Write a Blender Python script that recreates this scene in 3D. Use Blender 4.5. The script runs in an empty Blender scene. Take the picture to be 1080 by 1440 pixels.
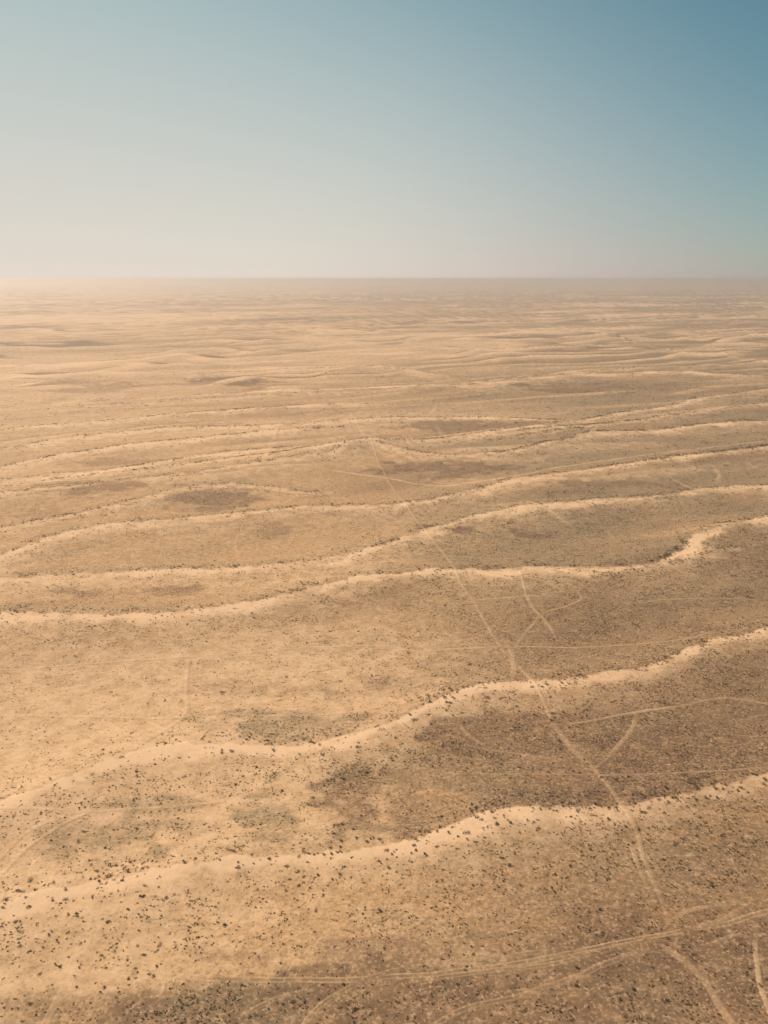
import bpy, math, random
import numpy as np

# ------------------------------------------------------------------ camera, sky, sun, exposure
SC = bpy.context.scene
R = math.radians
CAM_H = 200.0                      # flying height above the plain, metres
FPX, CX, CY = 1088.0, 540.0, 720.0 # focal length and centre in photograph pixels
PITCH = math.atan((CY - 392.0) / FPX)

cam_d = bpy.data.cameras.new('camera')
cam_d.sensor_fit = 'VERTICAL'
cam_d.sensor_height = 24.0
cam_d.lens = 24.0 * FPX / 1440.0
cam_d.clip_start = 1.0
cam_d.clip_end = 400000.0
cam = bpy.data.objects.new('camera', cam_d)
SC.collection.objects.link(cam)
cam.location = (0, 0, CAM_H)
cam.rotation_euler = (math.pi / 2 - PITCH, 0, 0)
SC.camera = cam

SUN_AZ, SUN_EL = R(-65.0), R(40.0)      # azimuth from the view direction (+Y), negative = left
world = bpy.data.worlds.new('World')
SC.world = world
world.use_nodes = True
wn, wl = world.node_tree.nodes, world.node_tree.links
wn.clear()
w_out = wn.new('ShaderNodeOutputWorld')
w_bg = wn.new('ShaderNodeBackground')
sky = wn.new('ShaderNodeTexSky')
sky.sky_type = 'NISHITA'
sky.sun_disc = False
sky.sun_elevation = SUN_EL
sky.sun_rotation = SUN_AZ
sky.altitude = 300.0
sky.air_density = 1.0
sky.dust_density = 0.3
sky.ozone_density = 2.0
w_bg.inputs['Strength'].default_value = 0.0653
# dust in the lower air: a cream glow round the horizon that brightens towards the sun
def w_math(op, a, b=None, c=None, clamp=False):
    nd = wn.new('ShaderNodeMath'); nd.operation = op; nd.use_clamp = clamp
    for i, v in enumerate((a, b, c)):
        if v is None: continue
        if isinstance(v, (int, float)): nd.inputs[i].default_value = v
        else: wl.new(v, nd.inputs[i])
    return nd.outputs[0]
(K_SUN, K_UP, K_0, T_R, T_G, T_B, R0, G0, B0, R1, G1, B1, U0, U1, U2, K_HOR, SPAN, Z_TOP) = (6.499, 10.577, 0.029, 0.33, 0.799, 0.719, 0.571, 0.399, 0.42, 0.786, 0.699, 0.616, 0.345, 0.508, 0.527, 0.526, 0.577, 0.422)
w_tc = wn.new('ShaderNodeTexCoord')
w_dot = wn.new('ShaderNodeVectorMath'); w_dot.operation = 'DOT_PRODUCT'
wl.new(w_tc.outputs['Generated'], w_dot.inputs[0])
w_dot.inputs[1].default_value = (math.sin(SUN_AZ) * math.cos(SUN_EL), math.cos(SUN_AZ) * math.cos(SUN_EL), math.sin(SUN_EL))
w_c = w_dot.outputs['Value']
w_sep = wn.new('ShaderNodeSeparateXYZ'); wl.new(w_tc.outputs['Generated'], w_sep.inputs[0])
w_z = w_math('MAXIMUM', w_sep.outputs[2], 0.0)
w_l = w_math('ADD', w_math('SUBTRACT', w_math('MULTIPLY', w_c, K_SUN), w_math('MULTIPLY', w_z, K_UP)),
             w_math('MULTIPLY_ADD', w_math('EXPONENT', w_math('MULTIPLY', w_z, -1 / 0.06)), K_HOR, K_0))
w_w = w_math('DIVIDE', 1.0, w_math('ADD', 1.0, w_math('EXPONENT', w_math('MULTIPLY', w_l, -1.0))))
w_m = wn.new('ShaderNodeMapRange'); w_m.interpolation_type = 'SMOOTHSTEP'
wl.new(w_c, w_m.inputs[0])
for i_, v_ in enumerate((-0.1, SPAN - 0.1, 0.0, 1.0)): w_m.inputs[i_ + 1].default_value = v_
def w_mixc(f, a, b):
    nd = wn.new('ShaderNodeMix'); nd.data_type = 'RGBA'
    wl.new(f, nd.inputs[0])
    for s_, v_ in ((nd.inputs[6], a), (nd.inputs[7], b)):
        if isinstance(v_, tuple): s_.default_value = (v_[0] / 0.085, v_[1] / 0.085, v_[2] / 0.085, 1)
        else: wl.new(v_, s_)
    return nd.outputs[2]
w_low = w_mixc(w_m.outputs[0], (R0, G0, B0), (R1, G1, B1))
w_dust = w_mixc(w_math('DIVIDE', w_z, Z_TOP, clamp=True), w_low, (U0, U1, U2))
w_tint = wn.new('ShaderNodeMix'); w_tint.data_type = 'RGBA'; w_tint.blend_type = 'MULTIPLY'
w_tint.inputs[0].default_value = 1.0; wl.new(sky.outputs[0], w_tint.inputs[6]); w_tint.inputs[7].default_value = (T_R, T_G, T_B, 1)
w_mix = wn.new('ShaderNodeMix'); w_mix.data_type = 'RGBA'
wl.new(w_w, w_mix.inputs[0]); wl.new(w_tint.outputs[2], w_mix.inputs[6]); wl.new(w_dust, w_mix.inputs[7])
wl.new(w_mix.outputs[2], w_bg.inputs['Color'])
wl.new(w_bg.outputs[0], w_out.inputs['Surface'])

sun_d = bpy.data.lights.new('sun', 'SUN')
sun_d.energy = 4.9
sun_d.angle = R(0.6)
sun_d.color = (1.0, 0.83, 0.63)
sun = bpy.data.objects.new('sun', sun_d)
SC.collection.objects.link(sun)
# lamp shines along its -Z: tilt by (90 - elevation), then turn towards the azimuth
sun.rotation_euler = (math.pi / 2 - SUN_EL, 0, math.pi - SUN_AZ)
sun.location = (-400, 0, 500)

SC.view_settings.view_transform = 'Standard'
SC.view_settings.look = 'None'
SC.view_settings.exposure = 0.38
SC.view_settings.gamma = 1.0
SC.view_settings.use_curve_mapping = False

SC.cycles.volume_bounces = 2        # light scattered more than once in the dusty air

# ------------------------------------------------------------------ helpers
rng = np.random.default_rng(7)
random.seed(7)

def sstep(a, b, x):
    t = np.clip((x - a) / (b - a), 0, 1)
    return t * t * (3 - 2 * t)

def unproject(px, py, z=0.0):
    """photograph pixel -> point of the plain, metres"""
    px = np.asarray(px, float); py = np.asarray(py, float)
    dx = (px - CX) / FPX
    dv = (CY - py) / FPX
    yy = math.cos(PITCH) + dv * math.sin(PITCH)
    zz = -math.sin(PITCH) + dv * math.cos(PITCH)
    k = (z - CAM_H) / zz
    return dx * k, yy * k

def project(x, y, z):
    zc = z - CAM_H
    d = y * math.cos(PITCH) - zc * math.sin(PITCH)
    v = y * math.sin(PITCH) + zc * math.cos(PITCH)
    return CX + FPX * x / d, CY - FPX * v / d

_tab = rng.random((16, 256, 256))
def vnoise(x, y, k=0):
    """smooth value noise in 0..1"""
    T = _tab[k % 16]
    xi = np.floor(x).astype(np.int64); yi = np.floor(y).astype(np.int64)
    fx = x - xi; fy = y - yi
    fx = fx * fx * (3 - 2 * fx); fy = fy * fy * (3 - 2 * fy)
    x0 = xi & 255; x1 = (xi + 1) & 255; y0 = yi & 255; y1 = (yi + 1) & 255
    return (T[x0, y0] * (1 - fx) + T[x1, y0] * fx) * (1 - fy) + (T[x0, y1] * (1 - fx) + T[x1, y1] * fx) * fy

def fbm(x, y, o=4, k=0, g=0.5):
    s = 0; a = 1; n = 0
    for i in range(o):
        s = s + a * vnoise(x * 2 ** i + 13.7 * i, y * 2 ** i + 7.1 * i, k + i); n += a; a *= g
    return s / n

# the dunes run obliquely: s along them, t across them
ROT = R(27.0)
def to_st(x, y):
    return x * math.cos(ROT) + y * math.sin(ROT), -x * math.sin(ROT) + y * math.cos(ROT)
def to_xy(s, t):
    return s * math.cos(ROT) - t * math.sin(ROT), s * math.sin(ROT) + t * math.cos(ROT)

# ------------------------------------------------------------------ dune crests (photo positions laid on the plain)
# points, crest height, width of bare sand, strength, extend past the ends
CRESTS = [
 ([(0,1272),(60,1254),(130,1240),(200,1224),(280,1209),(340,1203),(400,1200),(460,1198),(520,1192),(570,1184),(610,1170),(650,1154),(700,1138),(760,1134),(820,1135),(880,1132),(930,1123),(980,1110),(1030,1099),(1080,1088)], 4.0, 9, 1.0, 1),
 ([(0,1128),(50,1105),(100,1085),(150,1067),(200,1050),(250,1042),(330,1043),(420,1045),(480,1036),(530,1018),(580,998),(630,976),(690,958),(750,955),(800,952),(860,944),(920,932),(960,914),(1010,895),(1080,880)], 4.5, 11, 1.0, 1),
 ([(0,862),(80,862),(160,863),(240,858),(300,850),(360,843),(420,829),(480,814),(540,805),(620,798),(700,796),(760,791),(830,793),(890,794),(930,788),(960,768),(985,745),(1020,733),(1080,726)], 6.0, 17, 1.0, 1),
 ([(0,812),(80,808),(160,802),(240,797),(330,795),(400,790),(460,782),(510,770),(560,755),(610,740),(660,723),(720,713),(780,706),(840,700),(900,697),(940,692),(990,684),(1040,680),(1080,680)], 5.5, 18, 0.9, 1),
 ([(0,780),(40,765),(90,748),(140,737),(200,732),(280,725),(350,718),(420,710),(480,707),(540,707),(600,700),(640,690),(690,679),(740,667),(820,658),(890,648),(965,638),(1040,630),(1080,625)], 7.0, 20, 0.9, 1),
 ([(380,645),(440,632),(480,626),(510,622),(540,630),(590,638),(640,640),(715,635),(790,617),(840,606),(915,603),(975,596),(1040,590),(1080,587)], 8.0, 26, 0.9, 0),
 ([(470,640),(500,622),(540,624),(615,620),(690,607),(750,599),(815,589),(865,579),(940,569),(990,556),(1080,546)], 8.0, 22, 0.85, 1),
 ([(900,590),(965,580),(1020,572),(1080,567)], 6.0, 18, 0.7, 1),
 ([(0,740),(100,725),(200,702),(250,686),(320,680),(380,682),(430,690)], 5.0, 18, 0.8, 0),
 ([(0,670),(150,660),(210,650),(300,637),(400,628)], 7.0, 26, 1.0, 0),
 ([(0,652),(90,635),(200,620),(330,610),(470,600)], 7.0, 26, 1.0, 0),
 ([(0,625),(120,610),(240,600),(350,597),(450,592),(540,585),(660,585),(780,588)], 8.0, 28, 1.0, 0),
 ([(0,600),(140,590),(270,578),(400,570),(540,565)], 8.0, 30, 1.0, 0),
 ([(0,570),(100,564),(200,558),(370,548),(470,545),(540,541),(670,541),(740,531),(790,527),(880,523),(940,520),(1040,521),(1080,527)], 9.0, 34, 1.0, 0),
 ([(0,539),(140,532),(280,527),(400,522),(520,516),(620,524)], 9.0, 38, 1.0, 0),
 ([(760,530),(840,520),(920,514),(1020,512),(1080,505)], 8.0, 28, 0.7, 1),
 ([(440,530),(500,518),(560,517),(640,527)], 9.0, 34, 0.8, 0),
 ([(700,620),(760,612),(830,604)], 4.0, 14, 0.4, 0),
 ([(880,808),(960,790),(1000,778),(1040,765),(1080,757)], 3.0, 9, 0.5, 0),
]
DS = 5.0
ridges = []
for n, (pts, h, w, a, ext) in enumerate(CRESTS):
    P = np.array(pts, float)
    x, y = unproject(P[:, 0], P[:, 1], h * 0.8)
    s, t = to_st(x, y)
    o = np.argsort(s); s = s[o]; t = t[o]
    s0, s1 = s[0], s[-1]
    E = 2500.0 if ext else 200.0
    S = np.arange(s0 - E, s1 + E, DS)
    T = np.interp(S, s, t)
    # off the photograph the crest wanders on
    off = np.maximum(np.maximum(s0 - S, S - s1), 0)
    T = T + sstep(0, 400, off) * (fbm(S / 260.0, S * 0 + n * 3.3, 3, n) - 0.5) * 70
    k = np.exp(-0.5 * (np.arange(-6, 7) * DS / max(6.0, w * 0.5)) ** 2); k /= k.sum()
    T = np.convolve(np.pad(T, 6, mode='edge'), k, 'valid')
    T = T + (fbm(S / 22.0, S * 0 + n * 5.1, 3, n + 3) - 0.5) * w * 0.35
    fade = np.ones_like(S) if ext else 1 - sstep(-90, 60, off) * (off > -1)
    if not ext:
        fade = sstep(s0 - 60, s0 + 60, S) * (1 - sstep(s1 - 60, s1 + 60, S))
    G = np.gradient(T, DS)
    ridges.append((S, T, 1 / np.sqrt(1 + G * G), fade, h, w, a, n))

# brown crusted hollows and grey-green flats: centre, half size in the photograph, brown, green
PATCHES = [
 (285,706,60,11,.72,0),(130,690,75,10,.7,0),(60,722,45,8,.4,0),(390,747,34,7,.42,0),(105,836,45,6,.6,0),(250,831,75,8,.6,0),
 (618,662,80,9,.9,0),(720,746,90,10,1.0,.1),(655,748,30,7,.8,0),(850,685,90,7,.8,.2),(880,722,90,9,.5,.4),(560,715,0.1,0.1,0,0),
 (900,545,90,6,.8,.2),(800,548,70,5,.9,.1),(960,560,60,4,.5,.3),(640,600,80,7,.8,.1),(560,598,60,6,.4,0),(350,536,50,5,.9,0),(130,548,60,5,.6,0),
 (420,600,50,5,.5,0),(30,545,50,4,.6,0),(250,600,60,4,.4,0),(160,650,70,5,.5,0),(880,640,80,6,.4,.4),(1010,650,60,8,.3,.5),(980,700,70,8,.5,.3),
 (900,872,110,32,.65,.2),(780,870,80,30,.25,.4),(960,830,130,22,.4,.35),(1050,765,60,16,.6,.5),(1055,720,50,10,.4,.6),(1060,850,60,25,.3,.3),
 (690,1030,75,26,.8,.1),(820,1030,120,34,.75,.2),(940,1030,90,42,.6,.45),(1040,960,70,60,.5,.5),(1000,1060,90,26,.4,.4),(870,1070,60,18,.5,.2),
 (500,1135,75,32,.75,.1),(520,1160,50,12,.5,.4),(390,1150,70,38,0,.8),(220,1165,130,34,.15,.6),(160,1200,90,20,.1,.5),
 (640,1070,80,25,.2,.35),(720,1095,100,22,.3,.6),(880,1105,90,16,.3,.7),(400,1012,110,22,0,.75),(300,1015,50,16,0,.5),(560,960,70,26,0,.4),(640,935,60,20,0,.35),
 (560,850,60,18,.35,.1),(480,850,60,10,.5,0),(500,905,60,14,0,.4),(420,965,110,18,.45,.1),(270,930,60,18,.2,.1),(120,950,90,14,.2,0),
 (320,1410,80,34,.5,.9),(240,1425,70,26,.3,.6),(170,1410,60,20,.35,.3),(430,1415,110,34,.7,.3),(600,1410,120,38,.85,.1),(760,1400,110,34,.6,.3),
 (900,1400,90,46,.45,.6),(1010,1350,60,60,.45,.45),(950,1240,100,40,.3,.45),(1040,1210,60,60,.3,.4),(860,1290,120,22,.35,.4),(700,1320,80,18,.45,.1),(560,1335,110,14,.4,.1),
 (640,1415,430,52,.75,.25),(350,1395,150,26,.5,.3),(60,1415,90,30,.45,.2),(560,1130,110,36,.5,.1),(470,850,90,22,.45,.1),(330,1340,90,16,.3,.1),(70,1420,70,18,.35,.1),(200,1095,90,20,.25,0),(60,1090,0.1,0.1,0,0),(520,1085,60,20,.1,.3),
 (890,1180,60,20,.2,.1),(1040,1170,50,22,.3,.1),(780,990,90,12,.2,.1),(620,1095,60,18,.3,.1),(760,920,60,10,.3,.1),(860,910,90,10,.3,.1),
]
pat = []
for (cx, cy, rx, ry, br, gr) in PATCHES:
    if rx < 1: continue
    x, y = unproject(cx, cy, 1.0)
    x2, _ = unproject(cx + rx, cy, 1.0)
    _, ya = unproject(cx, cy + ry, 1.0); _, yb = unproject(cx, cy - ry, 1.0)
    pat.append((float(x), float(y), float(x2 - x), float((yb - ya) / 2), br, gr))

def land(x, y):
    """height, bare sand, brown crust with painted right-hand darkening, green cover, signed distance beyond the nearest crest"""
    s, t = to_st(x, y)
    r = np.hypot(x, y)
    z = (fbm(s / 420.0, t / 160.0, 3, 1) - 0.5) * 5.0
    z += (fbm(s / 60.0, t / 30.0, 3, 5) - 0.5) * 1.1
    sand = np.zeros_like(x); U = np.full_like(x, 999.0)
    near_z = 1 - sstep(380, 560, r)
    relief = .72 + .28 * near_z
    rag = (fbm(x / 9.0, y / 9.0, 3, 8) - 0.5)
    lo = fbm(s / 90.0, t / 40.0, 3, 6)
    for (S, T, C, F, h, w, a, n) in ridges:
        w = w * 0.62; h = h * .85
        m = (s > S[0]) & (s < S[-1])
        tt = np.interp(s, S, T); cc = np.interp(s, S, C); ff = np.interp(s, S, F, left=0, right=0)
        u = (t - tt) * cc
        up = np.exp(-(np.abs(np.maximum(u, 0)) / (h * 4.2)) ** 1.6)
        dn = np.exp(-(np.abs(np.minimum(u, 0)) / (h * 8.5)) ** 1.4)
        z += relief * ff * h * np.where(u > 0, up, dn) * (0.8 + 0.4 * (lo - .5))
        ww = w * (0.7 + 0.9 * (vnoise(s / 45.0, s * 0 + n * 9.7, n) - 0.1))
        uu = u + rag * w * 0.8 + (vnoise(x / 2.6, y / 2.6, 9) - .5) * 1.6
        band = sstep(0.28 * w, -0.08 * w, uu) * (1 - sstep(ww * 0.35, ww * 2.1, -uu + rag * w * 2.2))
        skirt = sstep(0.3 * w, -0.1 * w, uu) * np.exp(-np.maximum(-uu - ww, 0) / (w * 2.6)) * 0.55
        gate = .62 + .55 * sstep(.3, .62, fbm(s / 38.0 + n * 4.4, u / 12.0 + n, 3, n))
        gate = np.maximum(gate - .10 * (1 - near_z), near_z)
        sand = np.maximum(sand, np.minimum(gate, 1) * ff * a * np.maximum(band, skirt * (0.55 + 0.9 * (lo - .2))))
        ok = m & (ff > 0.3) & (np.abs(u) < np.abs(U))
        U = np.where(ok, u, U)
    # the dune field beyond: wavering crests every 100 to 200 m
    far = sstep(1000, 1700, t + 300 * (lo - .5))
    lee2 = np.zeros_like(x)
    for fam, (sp, hh, ln) in enumerate(((150.0, 7.0, 240.0), (84.0, 4.5, 150.0), (300.0, 9.0, 600.0))):
        wv = (fbm(s / 900.0, t / 500.0 + fam, 3, 9) - 0.5) * 3.2 * sp + (fbm(s / 170.0, t / 130.0, 2, 2 + fam) - .5) * 0.7 * sp
        ph = (t + wv) / sp
        k = np.floor(ph); f = ph - k
        amp = np.clip(vnoise(s / ln + k * 17.3, k * 3.77 + fam, 4) * 2.3 - 0.55, 0, 1)
        amp = amp * (0.45 + 0.9 * fbm(s / 2600.0, t / 1500.0, 2, 11))
        prof = np.where(f < 0.62, (f / 0.62) ** 1.7, ((1 - f) / 0.38) ** 1.5)
        bnd = sstep(0.22, 0.56, f) * (1 - sstep(0.62, 0.70, f))
        fz = np.maximum(far, .5 * sstep(430, 800, r) * (1 if fam == 1 else 0))
        z += fz * amp * hh * prof
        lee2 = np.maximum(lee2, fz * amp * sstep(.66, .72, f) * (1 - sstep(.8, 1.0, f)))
        sand = np.maximum(sand, fz * amp * bnd * (1.0, .8, 1.0)[fam])
    # larger sheets of sand and of scrub
    big = fbm(s / 700.0, t / 330.0, 4, 12)
    huge = fbm(s / 5200.0, t / 2600.0, 4, 13)
    farr = sstep(1200, 3000, r)
    side = sstep(-0.75, 0.75, x / (r + 60.0) * 1.6)       # sandier left, scrubbier right, with sunward glow and vignette painted into it
    sand = np.maximum(sand, np.clip((big - 0.40 - 0.34 * side) * 2.4, 0, .60) * (0.7 + .3 * farr))
    glow_drift = np.clip((1 - side) ** 1.1 * (1.05 + 2.2 * (big - .5)) + farr * .35 * (big + .2), 0, 1)  # pale sand cover that also paints the glow on the left
    green = np.clip((fbm(s / 150.0, t / 55.0, 4, 3) - 0.47 + 0.16 * (side - .5)) * 2.6, 0, 1) * (0.45 + 0.4 * side)
    green = np.maximum(green, farr * np.clip((huge - 0.47 + .16 * (side - .3)) * 4, 0, 1) * (0.4 + lo))
    vf = farr * np.clip((fbm(s / 1500.0, t / 620.0, 4, 14) - 0.50 + .10 * (side - .4)) * 5, 0, 1)
    green = np.maximum(green, vf * .9)
    sand = np.maximum(sand * (1 - .5 * vf), farr * np.clip((fbm(s / 1100.0 + 9, t / 420.0, 4, 5) - 0.53 - .06 * (side - .4)) * 6, 0, .85))
    brown = np.clip((fbm(s / 190.0 + 40, t / 48.0, 4, 7) - 0.54 + 0.12 * side) * 3.4, 0, 1) * (0.35 + 0.45 * side)
    nearr = 1 - sstep(300, 620, r)
    slope = sstep(-75, -18, U) * (1 - sstep(-4, 2, U)) * nearr * sstep(.25, .6, fbm(x / 50.0, y / 24.0, 3, 2) + .12)
    brown = np.maximum(brown, (1 - .62 * slope) * sstep(.42, .90, side) * (.80 + .9 * (lo - .5)) * (.35 + .65 * nearr))  # brown floor at right: vignette darkening painted into the ground colour
    sand = sand * (1 - .42 * sstep(.55, 1.0, side) * nearr)
    green = np.maximum(green, sstep(.30, .85, side) * (.80 + 1.4 * (lo - .5)) * (1 - .8 * nearr))
    brown = np.maximum(brown, farr * np.clip((fbm(s / 800.0, t / 170.0, 3, 10) - 0.52) * 4, 0, .8))
    sub = r < 3000
    if sub.any():
        xs = x[sub]; ys = y[sub]
        jx = (fbm(xs / 42.0, ys / 20.0, 5, 2, .65) - .5) * 2.0; jy = (fbm(xs / 120.0, ys / 34.0, 5, 6, .6) - .5) * 2.0
        b = brown[sub]; g = green[sub]; sd = sand[sub]
        for (cx, cy, rx, ry, br, gr) in pat:
            m = (np.abs(xs - cx) < 1.9 * rx + 2) & (np.abs(ys - cy) < 1.9 * ry + 2)
            if not m.any(): continue
            d = np.sqrt(((xs[m] - cx) / rx) ** 2 + ((ys[m] - cy) / ry) ** 2) + 1.15 * jx[m] + 1.25 * jy[m] + 1.5 * (rag[sub][m])
            q = np.clip((1 - sstep(0.45, 1.35, d)) * 1.25, 0, 1)
            if br: b[m] = np.maximum(b[m], q * br)
            if gr: g[m] = np.maximum(g[m], q * gr)
            sd[m] = np.where(sd[m] < .6, sd[m] * (1 - .7 * q * max(br, gr)), sd[m])
        brown[sub] = b; green[sub] = g; sand[sub] = sd
    brown = np.maximum(brown, lee2 * .85); sand = sand * (1 - .8 * lee2); glow_drift = glow_drift * (1 - .6 * lee2) * (1 - .75 * brown) * (1 - .6 * green)
    lee = np.exp(-((U - 9) / 10.0) ** 2) * (U > -1)
    green = np.clip(np.maximum(green, lee * (0.42 + .45 * sstep(.45, .9, side)) * (lo + .3) * (.4 + 1.0 * vnoise(s / 24.0, t / 12.0, 5))), 0, 1)
    brown = brown * (1 - 0.85 * sand); green = green * (1 - 0.9 * sand)
    return z, np.clip(sand, 0, 1), np.clip(brown, 0, 1), np.clip(green, 0, 1), U, glow_drift

# ------------------------------------------------------------------ ground: one polar sheet out to the horizon
th = np.concatenate([np.arange(-180, -38, 3.0), np.arange(-38, 38.01, 0.1), np.arange(41, 180.1, 3.0)])
th[0] = -180.0
th = th[th < 179.0]
TH = np.radians(th)
dep = np.concatenate([np.linspace(62, 9, 720)[:-1], np.linspace(9, 1.2, 260)[:-1], np.geomspace(1.2, 0.075, 60)])
RR = np.concatenate([[6, 30, 60, 85], CAM_H / np.tan(np.radians(dep))])
TG, RG = np.meshgrid(TH, RR)
XG = np.sin(TG) * RG; YG = np.cos(TG) * RG
nr, nc = XG.shape
ZG, SG, BG, GG, UG, DG = land(XG.ravel(), YG.ravel())
ZG = (ZG * (1 - sstep(9000, 30000, RG.ravel()) * 0.7)).reshape(nr, nc)

def ground_z(x, y):
    r = np.hypot(x, y); a = np.arctan2(x, y)
    i = np.clip(np.searchsorted(RR, r) - 1, 0, nr - 2); j = np.clip(np.searchsorted(TH, a) - 1, 0, nc - 2)
    fi = np.clip((r - RR[i]) / (RR[i + 1] - RR[i]), 0, 1); fj = np.clip((a - TH[j]) / (TH[j + 1] - TH[j]), 0, 1)
    return (ZG[i, j] * (1 - fj) + ZG[i, j + 1] * fj) * (1 - fi) + (ZG[i + 1, j] * (1 - fj) + ZG[i + 1, j + 1] * fj) * fi

def mesh_from(name, co, faces_flat, per, mats=(), smooth=True, mat_idx=None):
    me = bpy.data.meshes.new(name)
    nf = len(faces_flat) // per
    me.vertices.add(len(co)); me.vertices.foreach_set('co', np.ascontiguousarray(co, np.float32).ravel())
    me.loops.add(len(faces_flat)); me.loops.foreach_set('vertex_index', np.ascontiguousarray(faces_flat, np.int32))
    me.polygons.add(nf)
    me.polygons.foreach_set('loop_start', np.arange(0, nf * per, per, dtype=np.int32))
    me.polygons.foreach_set('use_smooth', np.full(nf, smooth))
    for m in mats: me.materials.append(m)
    if mat_idx is not None: me.polygons.foreach_set('material_index', np.asarray(mat_idx, np.int32))
    me.update(calc_edges=True)
    return me

def link(name, me, parent=None, **props):
    o = bpy.data.objects.new(name, me)
    SC.collection.objects.link(o)
    if parent: o.parent = parent
    for k, v in props.items(): o[k] = v
    return o

# ---- materials
class NT:
    def __init__(self, name):
        self.m = bpy.data.materials.new(name); self.m.use_nodes = True
        self.t = self.m.node_tree; self.t.nodes.clear()
        self.out = self.t.nodes.new('ShaderNodeOutputMaterial')
    def n(self, typ, **kw):
        nd = self.t.nodes.new(typ)
        for k, v in kw.items(): setattr(nd, k, v)
        return nd
    def l(self, a, b): self.t.links.new(a, b)
    def math(self, op, a, b=None, clamp=False):
        nd = self.n('ShaderNodeMath', operation=op, use_clamp=clamp)
        for i, v in enumerate((a, b)):
            if v is None: continue
            if isinstance(v, (int, float)): nd.inputs[i].default_value = v
            else: self.l(v, nd.inputs[i])
        return nd.outputs[0]
    def mix(self, f, a, b, mode='MIX'):
        nd = self.n('ShaderNodeMix', data_type='RGBA', blend_type=mode)
        for s, v in ((nd.inputs[0], f), (nd.inputs[6], a), (nd.inputs[7], b)):
            if isinstance(v, (int, float)): s.default_value = v
            elif isinstance(v, tuple): s.default_value = (*v, 1)
            else: self.l(v, s)
        return nd.outputs[2]
    def noise(self, vec, scale, detail=4, rough=0.6, stretch=None):
        if stretch:
            mp = self.n('ShaderNodeMapping'); mp.inputs['Scale'].default_value = stretch
            mp.inputs['Rotation'].default_value = (0, 0, -ROT)
            self.l(vec, mp.inputs['Vector']); vec = mp.outputs[0]
        nd = self.n('ShaderNodeTexNoise'); nd.inputs['Scale'].default_value = scale
        nd.inputs['Detail'].default_value = detail; nd.inputs['Roughness'].default_value = rough
        self.l(vec, nd.inputs['Vector'])
        return nd.outputs['Fac']
    def ramp(self, f, lo, hi, a=0.0, b=1.0):
        nd = self.n('ShaderNodeMapRange', interpolation_type='SMOOTHSTEP')
        self.l(f, nd.inputs[0])
        for i, v in enumerate((lo, hi, a, b)): nd.inputs[i + 1].default_value = v
        return nd.outputs[0]

def surface(T, col, rough=0.95, bump=None, bdist=0.1, bstr=0.6, spec=0.15):
    p = T.n('ShaderNodeBsdfPrincipled')
    if isinstance(col, tuple): p.inputs['Base Color'].default_value = (*col, 1)
    else: T.l(col, p.inputs['Base Color'])
    p.inputs['Roughness'].default_value = rough
    p.inputs['Specular IOR Level'].default_value = spec
    if bump is not None:
        b = T.n('ShaderNodeBump'); b.inputs['Distance'].default_value = bdist; b.inputs['Strength'].default_value = bstr
        T.l(bump, b.inputs['Height']); T.l(b.outputs[0], p.inputs['Normal'])
    return p.outputs[0]

SAND = (0.685, 0.460, 0.290)
GLOW_DRIFT = (0.520, 0.326, 0.172)  # pale sand tone, also carries the painted left-hand glow
TAN = (0.405, 0.246, 0.134)
OCHRE = (0.460, 0.256, 0.124)
GREEN = (0.242, 0.194, 0.116)
BROWN = (0.158, 0.092, 0.056)

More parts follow.
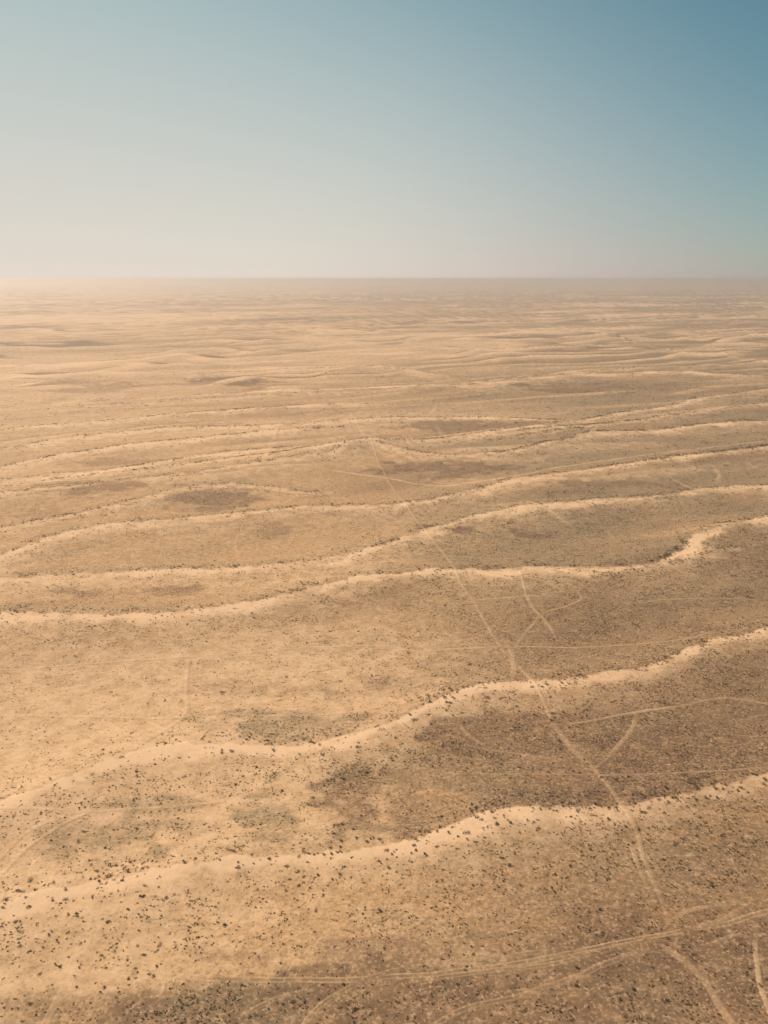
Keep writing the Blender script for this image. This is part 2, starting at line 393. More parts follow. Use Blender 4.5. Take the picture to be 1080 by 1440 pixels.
def ground_material(name='desert_ground', ruts=None, track_col=None):
    T = NT(name)
    geo = T.n('ShaderNodeTexCoord'); P = geo.outputs['Object']
    at = T.n('ShaderNodeVertexColor', layer_name='cover')
    sp = T.n('ShaderNodeSeparateColor'); T.l(at.outputs['Color'], sp.inputs[0])
    S, B, G = sp.outputs[0], sp.outputs[1], sp.outputs[2]
    nf = T.noise(P, 0.9, 3, .65)             # tufts and stones about a metre across
    nm = T.noise(P, 0.11, 5, .62)
    nl = T.noise(P, 0.022, 4, .6, (0.55, 1.5, 1))
    nx = T.noise(P, 0.26, 3, .7, (0.4, 1.6, 1))
    c = T.mix(T.ramp(nl, .38, .62), TAN, OCHRE)
    c = T.mix(T.math('MULTIPLY', at.outputs['Alpha'], T.ramp(nm, .25, .6, .65, 1.05), clamp=True), c, GLOW_DRIFT)
    c = T.mix(T.math('MULTIPLY', T.ramp(nm, .45, .7), .25), c, SAND)
    gf = T.math('MULTIPLY', G, T.ramp(nx, .28, .58, .35, 1.15), clamp=True)
    c = T.mix(gf, c, GREEN)
    bf = T.math('MULTIPLY', B, T.ramp(nm, .3, .62, .60, 1.15), clamp=True)
    c = T.mix(bf, c, BROWN)
    s2 = T.math('MULTIPLY', T.math('ADD', T.math('MULTIPLY', T.ramp(nm, .3, .7, -.22, .22), 1.0), T.math('MULTIPLY', S, 1.08)), T.ramp(S, 0.0, .25), clamp=True)
    c = T.mix(s2, c, SAND)
    nk = T.noise(P, 0.33, 4, .7, (.8, 1.25, 1))
    # speckle of dry tufts where the sand is not bare
    bare = T.math('SUBTRACT', 1.0, T.math('MULTIPLY', s2, .9), clamp=True)
    c = T.mix(T.math('MULTIPLY', T.ramp(nk, .40, .66, 0, .36), bare), c, (0.16, 0.105, 0.062))
    c = T.mix(T.math('MULTIPLY', T.ramp(nk, .50, .28, 0, .30), bare), c, SAND)
    vor = T.n('ShaderNodeTexVoronoi'); vor.inputs['Scale'].default_value = 0.55
    T.l(P, vor.inputs['Vector'])
    dots = T.math('MULTIPLY', T.ramp(vor.outputs['Distance'], .34, .14), T.ramp(nx, .46, .62))
    c = T.mix(T.math('MULTIPLY', T.math('MULTIPLY', dots, bare), .62), c, (0.12, 0.09, 0.055))
    c = T.mix(T.math('MULTIPLY', T.ramp(nf, .52, .70), T.math('MULTIPLY', bare, .62)), c, (0.14, 0.100, 0.060))
    c = T.mix(T.math('MULTIPLY', T.ramp(nf, .50, .30), T.math('MULTIPLY', bare, .42)), c, SAND)
    if ruts is not None:                      # a worn track: the same ground, its sand laid bare
        uv = T.n('ShaderNodeUVMap', uv_map='across')
        su = T.n('ShaderNodeSeparateXYZ'); T.l(uv.outputs[0], su.inputs[0])
        a = T.n('ShaderNodeAttribute', attribute_name='wear').outputs['Fac']
        d = T.math('ABSOLUTE', T.math('SUBTRACT', su.outputs[0], .5))
        dd = T.math('ADD', d, T.math('MULTIPLY', T.math('SUBTRACT', nf, .5), .13 if ruts else .22))
        edge = T.ramp(dd, .46, .24)
        if ruts:
            r = T.ramp(T.math('ABSOLUTE', T.math('SUBTRACT', dd, .27)), .16, .05)
            edge = T.math('ADD', T.math('MULTIPLY', r, .8), T.math('MULTIPLY', edge, .2))
        al = T.math('MULTIPLY', T.math('MULTIPLY', edge, a), T.ramp(nm, .3, .6, .5, 1.1), clamp=True)
        c = T.mix(al, c, track_col)
    hg = T.math('ADD', T.math('MULTIPLY', nf, .5), T.math('MULTIPLY', nm, 2.2))
    T.l(surface(T, c, .95, hg, 0.35, .5), T.out.inputs['Surface'])
    return T.m

gm = ground_material()
co = np.stack([XG.ravel(), YG.ravel(), ZG.ravel()], 1)
ii, jj = np.meshgrid(np.arange(nr - 1), np.arange(nc), indexing='ij')
j2 = (jj + 1) % nc
q = np.stack([ii * nc + jj, ii * nc + j2, (ii + 1) * nc + j2, (ii + 1) * nc + jj], -1).reshape(-1, 4)[:, ::-1]
ctr = len(co)
co = np.vstack([co, [[0, 0, float(ZG[0].mean())]]])
gme = mesh_from('ground', co, q.ravel(), 4, [gm])
# centre disc, directly below the camera
cj = np.arange(nc)
base = mesh_from('ground_disc', np.vstack([co[:nc], co[ctr:]]), np.stack([np.full(nc, nc), (cj + 1) % nc, cj], 1).ravel(), 3, [gm])
att = gme.color_attributes.new('cover', 'FLOAT_COLOR', 'POINT')
cv = np.zeros((len(co), 4), np.float32); cv[:-1, 0] = SG; cv[:-1, 1] = BG; cv[:-1, 2] = GG; cv[:-1, 3] = DG
att.data.foreach_set('color', cv.ravel())
import bmesh
bm = bmesh.new(); bm.from_mesh(gme); bm.from_mesh(base); bm.to_mesh(gme); bm.free()
bpy.data.meshes.remove(base)
ground = link('ground', gme, kind='structure')

# ------------------------------------------------------------------ dirt tracks
M_soft = ground_material('worn_sand_track', False, (0.67, 0.45, 0.28))
M_rut = ground_material('rutted_sand_track', True, (0.62, 0.425, 0.25))
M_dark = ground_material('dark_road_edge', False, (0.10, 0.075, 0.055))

def ground_cover(x, y):
    r = np.hypot(x, y); a = np.arctan2(x, y)
    i = np.clip(np.searchsorted(RR, r) - 1, 0, nr - 2); j = np.clip(np.searchsorted(TH, a) - 1, 0, nc - 2)
    fi = np.clip((r - RR[i]) / (RR[i + 1] - RR[i]), 0, 1); fj = np.clip((a - TH[j]) / (TH[j + 1] - TH[j]), 0, 1)
    out = np.zeros((len(x), 4), np.float32); out[:, 3] = 1
    for k, A in enumerate((SG, BG, GG, DG)):
        A = A.reshape(nr, nc)
        out[:, k] = (A[i, j] * (1 - fj) + A[i, j + 1] * fj) * (1 - fi) + (A[i + 1, j] * (1 - fj) + A[i + 1, j + 1] * fj) * fi
    return out

def catmull(P, step):
    P = np.asarray(P, float)
    Q = np.vstack([2 * P[0] - P[1], P, 2 * P[-1] - P[-2]])
    out = []
    for i in range(1, len(Q) - 2):
        L = np.hypot(*(Q[i + 1] - Q[i])); n = max(2, int(L / step))
        t = np.linspace(0, 1, n, endpoint=False)[:, None]
        out.append(.5 * (2 * Q[i] + (Q[i + 1] - Q[i - 1]) * t + (2 * Q[i - 1] - 5 * Q[i] + 4 * Q[i + 1] - Q[i + 2]) * t ** 2 + (3 * Q[i] - Q[i - 1] - 3 * Q[i + 1] + Q[i + 2]) * t ** 3))
    out.append(Q[-2][None])
    return np.vstack(out)

TRACKS = []      # kept in metres for the shrubs to avoid
lift_n = [0]
def track(px, width, wear, mat=M_soft, name='dirt_track', fade0=True, fade1=True, extend=0.0, lift=0.0):
    P = np.array(px, float)
    x, y = unproject(P[:, 0], P[:, 1], 1.0)
    W = np.stack([x, y], 1)
    if extend: W = np.vstack([W, W[-1] + (W[-1] - W[-2]) / np.hypot(*(W[-1] - W[-2])) * extend])
    d0 = float(np.hypot(W[:, 0], W[:, 1]).mean())
    width = width * (0.72 if d0 < 900 else 1.0); wear = wear * (.85 if mat is M_rut else 1)
    step = max(1.5, d0 / 250.0)
    C = catmull(W, step)
    L = np.concatenate([[0], np.cumsum(np.hypot(*np.diff(C, axis=0).T))])
    C = C + np.stack([fbm(L / 14.0, L * 0 + d0, 2, 1) - .5, fbm(L / 14.0, L * 0 + d0 + 9, 2, 2) - .5], 1) * width * .5
    G = np.gradient(C, axis=0); G /= np.hypot(G[:, 0], G[:, 1])[:, None] + 1e-9
    N = np.stack([-G[:, 1], G[:, 0]], 1)
    K = 7
    f = np.linspace(0, 1, K)
    ww = width * (0.85 + .3 * vnoise(L / 25.0, L * 0 + 3, 3))
    V = C[:, None, :] + N[:, None, :] * ((f - .5)[None, :, None]) * ww[:, None, None]
    X = V[..., 0].ravel(); Y = V[..., 1].ravel()
    r = np.hypot(X, Y)
    lift_n[0] += 1
    Z = ground_z(X, Y) + (0.03 + 0.00016 * r + 0.004 * (lift_n[0] % 13) + lift) * np.tile([-.6, .5, 1, 1, 1, .5, -.6], len(C))
    n = len(C)
    i, j = np.meshgrid(np.arange(n - 1), np.arange(K - 1), indexing='ij')
    F = np.stack([i * K + j, (i + 1) * K + j, (i + 1) * K + j + 1, i * K + j + 1], -1).reshape(-1, 4)
    # faces look up
    me = mesh_from(name, np.stack([X, Y, Z], 1), F[:, ::-1].ravel(), 4, [mat])
    if me.polygons[0].normal.z < 0: me.flip_normals()
    ca = me.color_attributes.new('cover', 'FLOAT_COLOR', 'POINT'); ca.data.foreach_set('color', ground_cover(X, Y).ravel())
    uvl = me.uv_layers.new(name='across')
    vi = np.empty(len(me.loops), np.int32); me.loops.foreach_get('vertex_index', vi)
    U = np.stack([np.tile(f, n)[vi], np.repeat(L, K)[vi] / 10], 1)
    uvl.data.foreach_set('uv', U.astype(np.float32).ravel())
    e = L[-1]; fl = min(12.0 + d0 * .02, e * .3)
    a = np.full(n, float(wear)) * 0.50 * (0.12 + 1.15 * fbm(L / 22.0, L * 0 + d0, 3, 5))
    if fade0: a *= sstep(0, fl, L)
    if fade1: a *= sstep(e, e - fl, L)
    at = me.attributes.new('wear', 'FLOAT', 'POINT'); at.data.foreach_set('value', np.repeat(a, K).astype(np.float32))
    TRACKS.append((C[::3], width))
    return link(name, me, kind='structure')

# nearest: the rutted road along the bottom, its strands and branches
track([(-60,1412),(0,1398),(37,1382),(93,1374),(155,1372),(237,1371),(322,1375),(400,1377),(480,1378),(540,1374),(600,1369),(660,1361),(720,1354),(790,1340),(845,1328),(900,1316),(960,1306),(1020,1294),(1090,1274)], 3.6, 1.0, M_rut, fade0=False, fade1=False)
track([(-40,1400),(20,1388),(70,1374),(130,1371),(190,1373),(250,1376)], 7.0, .75)
track([(540,1380),(600,1375),(680,1366),(750,1358),(820,1343),(870,1330),(930,1318)], 3.0, .7, M_rut)
track([(560,1355),(640,1352),(700,1346),(754,1338),(810,1330)], 3.0, .45, M_rut)
track([(420,1448),(451,1412),(488,1390),(535,1369),(600,1352),(640,1348)], 3.4, .75, M_rut, fade0=False)
track([(330,1432),(370,1412),(414,1396),(460,1384)], 3.2, .5, M_rut)
track([(600,1447),(650,1420),(700,1405),(760,1390),(821,1368),(860,1350),(887,1338),(932,1328)], 3.6, .7, M_rut, fade0=False)
track([(89,1386),(80,1402),(74,1416),(62,1445)], 4.4, .7, fade1=False)
track([(196,1401),(212,1401),(225,1398),(231,1388),(227,1378),(216,1374)], 2.2, .75)
# the long diagonal track
track([(475,552),(492,580),(510,610),(540,665),(570,710),(600,750),(630,785),(648,820),(667,845),(684,874),(700,900),(722,925)], 3.8, .42)
track([(720,904),(719,920),(722,936),(719,952)], 6.5, .95)
track([(722,925),(735,942),(755,970),(780,1017),(800,1042),(828,1072),(854,1103),(872,1132),(891,1162),(902,1199),(917,1236),(932,1266),(946,1294)], 3.6, .62)
track([(775,1012),(793,1038),(812,1060),(828,1073)], 5.0, .8)
track([(905,1316),(935,1330),(956,1342),(976,1358),(998,1386),(1020,1420),(1042,1450)], 4.8, .95, fade1=False)
track([(880,1180),(892,1200),(905,1232),(925,1268)], 3.0, .6)
# right edge
track([(1066,1296),(1061,1329),(1064,1352),(1069,1378),(1080,1412),(1092,1440)], 3.2, 1.0, fade1=False)
track([(946,1292),(965,1280),(990,1272),(1015,1271)], 3.0, .6)
track([(960,1306),(985,1300),(1016,1288),(1050,1270)], 4.0, .5)
track([(1075,1320),(1040,1310),(1005,1322),(975,1330)], 3.0, .3)
track([(1060,1240),(1040,1225),(1030,1205)], 2.4, .3)
# middle distance
track([(0,941),(60,938),(125,932),(250,922),(350,915),(450,907),(540,905),(585,912),(640,909),(720,906),(820,908),(890,904),(965,898),(1000,889)], 3.2, .75, fade0=False)
track([(0,1002),(120,1004),(240,1006),(280,1000),(340,1001),(400,1003),(475,1000),(545,993)], 3.0, .6, fade0=False)
track([(266,925),(262,960),(263,995),(242,1018),(205,1043)], 4.0, .3)
track([(630,850),(660,845),(690,841),(755,837),(790,836)], 3.6, .6)
track([(732,805),(745,845),(770,875),(785,900)], 4.0, .5)
track([(808,826),(817,840),(800,850),(765,861),(742,884),(724,908)], 3.6, .65)
track([(700,801),(730,810),(765,818),(782,826)], 3.0, .5)
track([(850,844),(895,847),(930,842),(1000,840),(1080,841)], 3.4, .45)
track([(940,788),(965,786),(1000,786),(1042,789)], 3.4, .8)
track([(780,1020),(840,1012),(897,1001),(965,990),(1010,981),(1040,981),(1090,989)], 3.4, .8, fade1=False)
track([(897,1005),(885,1028),(870,1046),(855,1064)], 4.2, .7)
track([(855,1064),(835,1080),(820,1082)], 3.0, .4)
track([(660,1050),(713,1056),(760,1062),(806,1069)], 3.2, .4)
track([(640,1015),(660,1035),(690,1052)], 4.0, .45)
track([(640,1088),(700,1087),(828,1088),(960,1086),(1090,1083)], 2.6, .4, fade1=False)
track([(100,1146),(130,1142),(222,1135),(318,1127)], 3.4, .6)
track([(0,1142),(60,1141),(110,1144)], 3.0, .4, fade0=False)
track([(4,1230),(37,1195),(70,1172),(93,1158),(125,1144)], 3.6, .3)
track([(0,1210),(30,1180),(60,1162),(90,1150)], 3.0, .3, fade0=False)
track([(335,752),(333,768),(338,785)], 6.0, .55)
track([(335,765),(360,772),(390,777)], 4.0, .35)
track([(590,790),(640,782),(700,785),(760,780)], 3.6, .4)
track([(560,805),(640,800)], 3.0, .3)
# far
track([(0,682),(60,682),(125,680),(190,675),(250,664),(350,661),(425,662),(485,666),(540,672),(590,680),(640,682),(715,674),(770,661),(830,652),(890,644),(965,634),(1040,625),(1090,620)], 6.5, 1.4, fade0=False, fade1=False)
track([(395,595),(388,615),(377,640),(372,660)], 7.0, .5)
track([(372,640),(390,625),(405,620)], 6.0, .45)
track([(845,600),(835,609),(826,620)], 7.0, .7)
track([(616,568),(608,580),(600,588)], 8.0, .5)
track([(615,598),(622,612),(632,620)], 7.0, .4)
track([(650,700),(700,700),(760,715),(800,735),(815,745)], 4.4, .45)
track([(935,668),(955,678),(977,692)], 5.0, .6)
track([(1003,655),(1012,668),(1006,682)], 9.0, .6)
track([(725,665),(732,680)], 7.0, .3)
track([(195,722),(210,710),(232,702)], 6.0, .5)
track([(885,540),(892,545),(900,550)], 14.0, .35)
track([(270,575),(310,583),(340,596)], 7.0, .35)
# the graded road crossing the far right, pale with a dark bank beside it
track([(828,466),(855,473),(885,481),(930,490),(965,494),(1010,499),(1050,506),(1095,514)], 30.0, .75, fade1=False)
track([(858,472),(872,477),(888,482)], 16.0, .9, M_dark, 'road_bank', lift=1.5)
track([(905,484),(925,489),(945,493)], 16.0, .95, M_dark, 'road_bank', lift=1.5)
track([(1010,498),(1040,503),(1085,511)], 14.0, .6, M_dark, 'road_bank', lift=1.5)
track([(600,440),(660,448),(740,455),(830,466)], 30.0, .45, lift=1.0)

# ------------------------------------------------------------------ shrubs
def foliage_material(name, a, b):
    T = NT(name)
    P = T.n('ShaderNodeTexCoord').outputs['Object']
    oi = T.n('ShaderNodeObjectInfo')
    n = T.noise(P, 2.0, 3, .6)
    f = T.math('ADD', T.math('MULTIPLY', n, .8), T.math('MULTIPLY', oi.outputs['Random'], .3), clamp=True)
    c = T.mix(f, a, b)
    T.l(surface(T, c, .9, None, spec=.1), T.out.inputs['Surface'])
    return T.m
M_leafs = [foliage_material('olive_leaves', (0.095, 0.074, 0.043), (0.165, 0.127, 0.076)),
           foliage_material('dry_brown_leaves', (0.120, 0.072, 0.038), (0.205, 0.128, 0.070)),
           foliage_material('grey_leaves', (0.100, 0.090, 0.064), (0.170, 0.150, 0.107))]
M_wood = foliage_material('dry_wood', (0.09, 0.06, 0.04), (0.16, 0.11, 0.07))
M_tuft = foliage_material('dry_tuft', (0.085, 0.062, 0.036), (0.165, 0.125, 0.075))

def leaf_cloud(g, n, size, lobes=4, flat=.62):
    """small leaf-clump triangles through the volume of a lobed dome of radius 1"""
    c = g.normal(0, .36, (lobes, 3)); c[:, 2] = np.abs(c[:, 2]) * .7 + .28
    rad = g.uniform(.38, .62, lobes)
    k = g.integers(0, lobes, n)
    d = g.normal(0, 1, (n, 3)); d /= np.linalg.norm(d, axis=1)[:, None]
    p = c[k] + d * (rad[k] * g.uniform(.45, 1.0, n) ** .5)[:, None]
    p[:, 2] = np.maximum(p[:, 2] * flat, .05)
    a = g.normal(0, 1, (n, 3)); a /= np.linalg.norm(a, axis=1)[:, None]
    b = np.cross(a, g.normal(0, 1, (n, 3))); b /= np.linalg.norm(b, axis=1)[:, None] + 1e-9
    sz = size * g.uniform(.6, 1.35, n)[:, None]
    V = np.stack([p - a * sz * .6 - b * sz * .4, p + a * sz * .6 - b * sz * .35, p + b * sz * .7 + a * sz * .1], 1)
    V[..., 2] = np.maximum(V[..., 2], 0.0)
    return V.reshape(-1, 3)

def stems_mesh(g, n=7):
    V = []; F = []
    for i in range(n):
        a = g.uniform(0, 2 * math.pi); L = g.uniform(.45, .8)
        tip = np.array([math.cos(a) * L * .7, math.sin(a) * L * .7, L * .62])
        mid = tip * .5 + np.array([0, 0, .06])
        for q, (p, r) in enumerate(((np.zeros(3) - [0, 0, .08], .05), (mid, .035), (tip, .012))):
            for k in range(3):
                b = 2 * math.pi * k / 3
                V.append(p + np.array([math.cos(b), math.sin(b), 0]) * r)
        o = i * 9
        for q in range(2):
            for k in range(3):
                F += [o + q * 3 + k, o + q * 3 + (k + 1) % 3, o + q * 3 + 3 + (k + 1) % 3, o + q * 3 + 3 + k]
    return np.array(V), np.array(F)

protos = []
for v in range(9):
    g = np.random.default_rng(100 + v)
    Vc = leaf_cloud(g, 100, .19, lobes=3 + v % 4, flat=.5 + .06 * (v % 4))
    cm = mesh_from('shrub_crown', Vc, np.arange(len(Vc)), 3, [M_leafs[v % 3]], smooth=False)
    Vs, Fs = stems_mesh(g)
    sm = mesh_from('shrub_stems', Vs, Fs, 4, [M_wood])
    protos.append((cm, sm))

HAND = """74,1264 4,1275 38,1275 42,1273 22,1295 28,1294 68,1313 80,1321 113,1325 77,1354 56,1368 112,1358 104,1371 108,1287 84,1269 91,1264 85,1358 28,1329
181,1375 191,1374 193,1366 209,1369 215,1371 179,1348 201,1342 220,1358 278,1299 224,1328 221,1335 143,1343 263,1401 234,1413 254,1408 146,1387 182,1383 42,1410 51,1425 20,1404
658,1358 654,1363 622,1347 665,1341 643,1383 662,1329 710,1340 1000,1240 1001,1245 974,1258 780,1253 732,1244 760,1137 698,1157 717,1155 704,1125 750,1127 790,1128
642,1140 699,1157 614,1190 653,1170 658,1170 644,1175 677,1151 590,1168 695,1149 708,1146
1054,1360 1049,1369 1051,1365 1060,1377 1069,1385 1037,1333 1037,1342 1047,1336 1058,1337 1055,1391 1078,1377 1010,1425
544,1194 552,1199 544,1207 558,1204 578,1198 585,1194 597,1200 578,1210 494,1205 515,1182 521,1179 533,1179 525,1177 502,1177 497,1165 512,1240 484,1217 533,1210 547,1219 493,1232
440,1120 420,1203 435,1199 443,1200 466,1200 465,1191 478,1190 479,1181 413,1187 422,1185 471,1159 481,1158 418,1224 427,1231 420,1243 447,1230 468,1235 478,1228 454,1257 440,1261 402,1217 483,1218 444,1279 491,1287
821,1067 826,1073 804,1083 815,1085 846,1092 883,1091 865,1095 841,1111 850,1113 825,1119 815,1125 844,1123 875,1109 875,1116 889,1116 896,1116 902,1116 915,1117 921,1115 923,1107 935,1106 939,1109 946,1121 927,1123 867,1129 906,1141 901,1140 912,1135 893,1128 832,1145 855,1150 864,1157 880,1161 899,1166 805,1165 812,1139 883,1186 803,1147
1046,1087 1058,1087 1064,1089 1020,1081 1042,1099 1037,1111 1042,1107 1052,1113 1075,1095 1074,1102 970,1100 975,1101 979,1106 1005,1107 1001,1101 1007,1097 978,1122 992,1120 998,1118 1009,1121 1017,1109 1019,1102 1078,1155 1047,1137 980,1174
682,966 685,980 665,964 675,959 625,980 637,980 644,969 633,987 627,997 628,986 604,986 602,977 635,970 769,961 761,964 748,965 700,954 727,944 789,959 774,979 776,1002 775,1012 787,1041 652,1014 650,1001 730,999 606,1017 753,1005 792,1000
50,1250 62,1243 75,1240 92,1249 128,1215 89,1190 95,1202 110,1182 118,1168 125,1209 146,1227 163,1216 174,1220 200,1213 214,1209 243,1203 258,1209 274,1206 304,1199 329,1196 342,1188 377,1206 379,1206 354,1200 260,1212 139,1238 107,1283 331,1219 335,1218 335,1211 361,1077 325,1055 312,1057 250,1150"""
hand = [tuple(map(float, p.split(','))) for p in HAND.split()]
hp = np.array(hand)
hx, hy = unproject(hp[:, 0], hp[:, 1] + 1.5, 1.5)
for _ in range(4):                         # drop each onto the ground it is seen against
    hx, hy = unproject(hp[:, 0], hp[:, 1] + 1.5, ground_z(hx, hy))
hs = rng.uniform(0.85, 1.35, len(hx)) * np.clip(np.hypot(hx, hy) / 340.0, .62, 1.0)

# natural scatter over the country in view and to either side of it
def scatter(n, rmin, rmax, seed):
    g = np.random.default_rng(seed)
    r = np.sqrt(g.uniform(rmin ** 2, rmax ** 2, n)); a = g.uniform(R(-37), R(37), n)
    return g, np.sin(a) * r, np.cos(a) * r

def near_track(x, y, pad=0.0):
    m = np.zeros(len(x), bool)
    cell = {}
    for C, w in TRACKS:
        if w > 12: continue
        rr = w * .42 + pad
        mn = C.min(0) - rr; mx = C.max(0) + rr
        idx = np.nonzero((x > mn[0]) & (x < mx[0]) & (y > mn[1]) & (y < mx[1]) & ~m)[0]
        for st in range(0, len(idx), 4000):
            k = idx[st:st + 4000]
            a = C[:-1]; b = C[1:] ; ab = b - a; L2 = (ab ** 2).sum(1) + 1e-9
            p = np.stack([x[k], y[k]], 1)[:, None, :] - a[None]
            t = np.clip((p * ab).sum(2) / L2, 0, 1)
            d = np.hypot(*(np.moveaxis(p - t[..., None] * ab, 2, 0))).min(1)
            m[k[d < rr]] = True
    return m

g, x, y = scatter(520000, 120, 2600, 21)
z, sd, br, gr, U, _ = land(x, y)
clump = fbm(x / 14.0, y / 11.0, 3, 4); cl2 = fbm(x / 60.0, y / 40.0, 3, 9)
p = 0.022 * np.ones(len(x)) + .02 * (gr > .2)
p += 1.0 * np.exp(-((U - 4) / 5.0) ** 2) * sstep(.25, .55, cl2)
p += 0.20 * sstep(-45, -4, U) * (U < 2) * (0.5 + cl2)
p += 0.42 * gr
p += 0.10 * br
p *= sstep(.42, .68, clump) * 1.7 + .08
p *= 1 - .6 * sstep(1300, 2600, np.hypot(x, y))
p *= np.where((U < -2) & (sd > .8), .45, 1)
keep = g.random(len(x)) < p * .66
x, y, U, gr, sd = x[keep], y[keep], U[keep], gr[keep], sd[keep]
# the close line of small bushes along the far edge of each near crest
g2, x2, y2 = scatter(460000, 120, 1250, 77)
z2, sd2, br2, gr2, U2, _ = land(x2, y2)
c3 = fbm(x2 / 9.0, y2 / 6.0, 3, 6); c4 = fbm(x2 / 45.0, y2 / 30.0, 2, 3)
p2 = np.where(U2 > 1, np.exp(-((U2 - 1) / 6.5) ** 2), np.exp(-((U2 - 1) / 2.0) ** 2)) * sstep(.34, .6, c3) * (.25 + .75 * sstep(.35, .6, c4)) * (.42 + .34 * sstep(.05, .3, x2 / (y2 + 1)))
p2 += .10 * sstep(-30, -4, U2) * (U2 < 0) * sstep(.4, .65, c3)
k2 = g2.random(len(x2)) < p2
x = np.concatenate([x, x2[k2]]); y = np.concatenate([y, y2[k2]]); U = np.concatenate([U, U2[k2]]); gr = np.concatenate([gr, gr2[k2]]); sd = np.concatenate([sd, sd2[k2]])
nt = near_track(x, y, .6); x, y, U, gr, sd = x[~nt], y[~nt], U[~nt], gr[~nt], sd[~nt]
size = 0.30 + 0.62 * g.random(len(x)) ** 2.6 + .10 * np.exp(-((U - 5) / 8.0) ** 2)
size *= 1.12 + .40 * sstep(350, 1300, np.hypot(x, y))
kind = np.where(g.random(len(x)) < .15 + .6 * gr, np.where(g.random(len(x)) < .5, 0, 2), 1)


# the individuals: the ones traced on the photograph plus the largest-looking others
pxs, pys = project(x, y, ground_z(x, y))
inside = (pxs > 3) & (pxs < 1077) & (pys < 1437) & (pys > 395)
score = np.where(inside, size / np.sqrt(x ** 2 + y ** 2 + CAM_H ** 2), 0)
dh = np.full(len(x), 1e9)
for a, b in zip(hx, hy): dh = np.minimum(dh, np.hypot(x - a, y - b))
rest_ok = dh > 1.6
score = np.where(dh > 4.0, score, 0)
need = max(0, 300 - len(hx))
top = np.argsort(-score)[:need]
ix = np.concatenate([hx, x[top]]); iy = np.concatenate([hy, y[top]]); isz = np.concatenate([hs, np.maximum(size[top], .75)])
izz = ground_z(ix, iy)
_, isd, ibr, igr, iU, _ = land(ix, iy)
ONES = 'zero one two three four five six seven eight nine ten eleven twelve thirteen fourteen fifteen sixteen seventeen eighteen nineteen'.split()
TENS = 'x x twenty thirty forty fifty sixty seventy eighty ninety'.split()
def spell(n):
    return ONES[n] if n < 20 else TENS[n // 10] + ('-' + ONES[n % 10] if n % 10 else '')
ref = []
for pts in ([(795,1040),(828,1072),(854,1103),(872,1132),(891,1162),(902,1199),(917,1236),(946,1294)], [(0,1398),(93,1374),(237,1371),(400,1377),(560,1372),(720,1354),(845,1328),(1020,1294)]):
    ref.append(catmull(np.stack(unproject(*np.array(pts, float).T), 1), 2.0))
used = set(); n_ind = 0
for k in range(len(ix)):
    px, py = project(ix[k], iy[k], izz[k])
    px = min(max(px, 0.0), 1069.0); py = min(py, 1425.0)
    dt = [np.hypot(c[:, 0] - ix[k], c[:, 1] - iy[k]).min() for c in ref]
    zone = ('beside diagonal track' if dt[0] < 5 else 'beside bottom rutted road' if dt[1] < 5 else
            'on lowest sand ridge' if -16 < iU[k] < 3 and py > 1080 else
            'behind lowest ridge' if 3 <= iU[k] < 16 and py > 1080 else
            'on second sand ridge' if -18 < iU[k] < 3 and py > 870 else
            'behind second ridge' if 3 <= iU[k] < 20 and py > 870 else
            'in grey scrub' if igr[k] > .45 else
            'on dark brown flat' if ibr[k] > .45 else
            'on open tan plain')
    v = (k * 5 + int(isz[k] * 10)) % 9
    look = ('broad ' if isz[k] > 1.12 else 'mid-sized ' if isz[k] > .9 else 'small ') + ('olive', 'brown', 'grey')[v % 3]
    lab = None
    h1, h2 = px / 10.80, py / 14.40
    half = lambda q: spell(int(q)) + (' and a half' if q - int(q) >= .5 else '')
    for lab in (f"{look} shrub {zone}, {spell(round(h1))} percent across, {spell(round(h2))} down",
                f"{look} shrub {zone}, {half(h1)} percent across, {spell(round(h2))} down",
                f"{look} shrub {zone}, {spell(round(h1))} percent across, {half(h2)} down"):
        if lab not in used: break
    if lab in used: continue
    used.add(lab)
    root = bpy.data.objects.new('shrub', None)
    SC.collection.objects.link(root)
    root.empty_display_size = .5
    root.location = (ix[k], iy[k], izz[k] - .03)
    root.rotation_euler = (0, 0, random.uniform(0, 6.283))
    s = float(isz[k])
    root.scale = (s * random.uniform(.85, 1.2), s * random.uniform(.8, 1.1), s * random.uniform(.9, 1.25))
    root['label'] = lab; root['category'] = 'shrub'; root['group'] = 'low desert shrubs dotted over the sand plain'
    link('crown', protos[v][0], root); link('stems', protos[v][1], root)
    n_ind += 1

m = np.ones(len(x), bool); m[top] = False; m &= rest_ok
x, y, size, kind = x[m], y[m], size[m], kind[m]

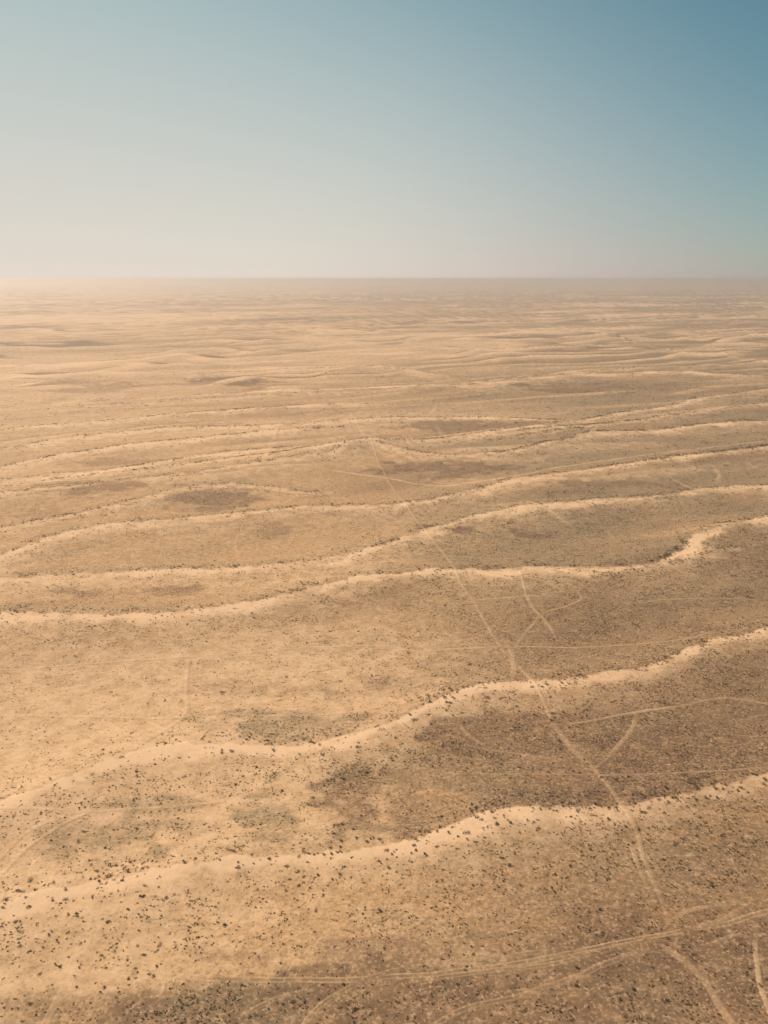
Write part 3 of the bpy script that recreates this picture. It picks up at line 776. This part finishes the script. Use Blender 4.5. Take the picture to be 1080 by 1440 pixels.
def bulk(name, x, y, s, kind, mats, ntri, leaf, seed, label, cat, flat=.6, lobes=3, nvar=8):
    g = np.random.default_rng(seed)
    temps = [leaf_cloud(g, ntri, leaf, lobes=lobes, flat=flat).reshape(-1, 3) for _ in range(nvar)]
    tv = g.integers(0, nvar, len(x)); an = g.uniform(0, 6.283, len(x))
    z = ground_z(x, y) - .03
    V = np.empty((len(x), ntri * 3, 3), np.float32)
    for t in range(nvar):
        i = np.nonzero(tv == t)[0]
        ca, sa = np.cos(an[i])[:, None], np.sin(an[i])[:, None]
        P = temps[t]; sx = s[i][:, None] * g.uniform(.8, 1.25, (len(i), 1))
        V[i, :, 0] = (P[:, 0] * ca - P[:, 1] * sa) * sx + x[i][:, None]
        V[i, :, 1] = (P[:, 0] * sa + P[:, 1] * ca) * s[i][:, None] + y[i][:, None]
        V[i, :, 2] = P[:, 2] * s[i][:, None] * g.uniform(.8, 1.25, (len(i), 1)) + z[i][:, None]
    V = V.reshape(-1, 3)
    me = mesh_from(name, V, np.arange(len(V)), 3, mats, smooth=False, mat_idx=np.repeat(kind, ntri))
    return link(name, me, kind='stuff', label=label, category=cat)

bulk('scattered_shrubs', x, y, size, kind, M_leafs, 18, .38, 5,
     'countless small dark shrubs dotted over the dune crests and flats', 'shrubs')

# dry tufts, finer and far more of them in the near country
g, x, y = scatter(330000, 118, 760, 33)
z, sd, br, gr, U, _ = land(x, y)
c1 = fbm(x / 7.0, y / 6.0, 3, 2)
p = (.08 + .55 * gr + .25 * br + .18 * (U > -40) * (U < -6)) * (sstep(.36, .62, c1) + .1) * (1 - .75 * (sd > .85))
p *= 1 - .6 * sstep(300, 760, np.hypot(x, y))
keep = g.random(len(x)) < p * 1.1
x, y, gr = x[keep], y[keep], gr[keep]
nt = near_track(x, y, .1); x, y, gr = x[~nt], y[~nt], gr[~nt]

bulk('dry_tufts', x, y, g.uniform(.22, .55, len(x)), (g.random(len(x)) < .35).astype(int) * 1, [M_tuft, M_leafs[1]], 8, .6, 9,
     'fine speckle of dry grass tufts covering the tan plain', 'dry grass', flat=.5, lobes=2)

# ------------------------------------------------------------------ haze: one closed box of even air
HZ = 165000.0
bm = bmesh.new()
bmesh.ops.create_cube(bm, size=1.0)
zb, zt = -14.0, CAM_H + 6.0
for v in bm.verts:
    v.co = (v.co.x * 2 * HZ, v.co.y * 2 * HZ, zb if v.co.z < 0 else zt)
hm = bpy.data.meshes.new('haze'); bm.to_mesh(hm); bm.free()
T = NT('haze_air')
pv = T.n('ShaderNodeVolumePrincipled')
pv.inputs['Color'].default_value = (0.76, 0.73, 0.735, 1)
pv.inputs['Density'].default_value = 0.00012
pv.inputs['Anisotropy'].default_value = 0.55
T.l(pv.outputs[0], T.out.inputs['Volume'])
hm.materials.append(T.m)
haze = link('haze', hm, kind='stuff')
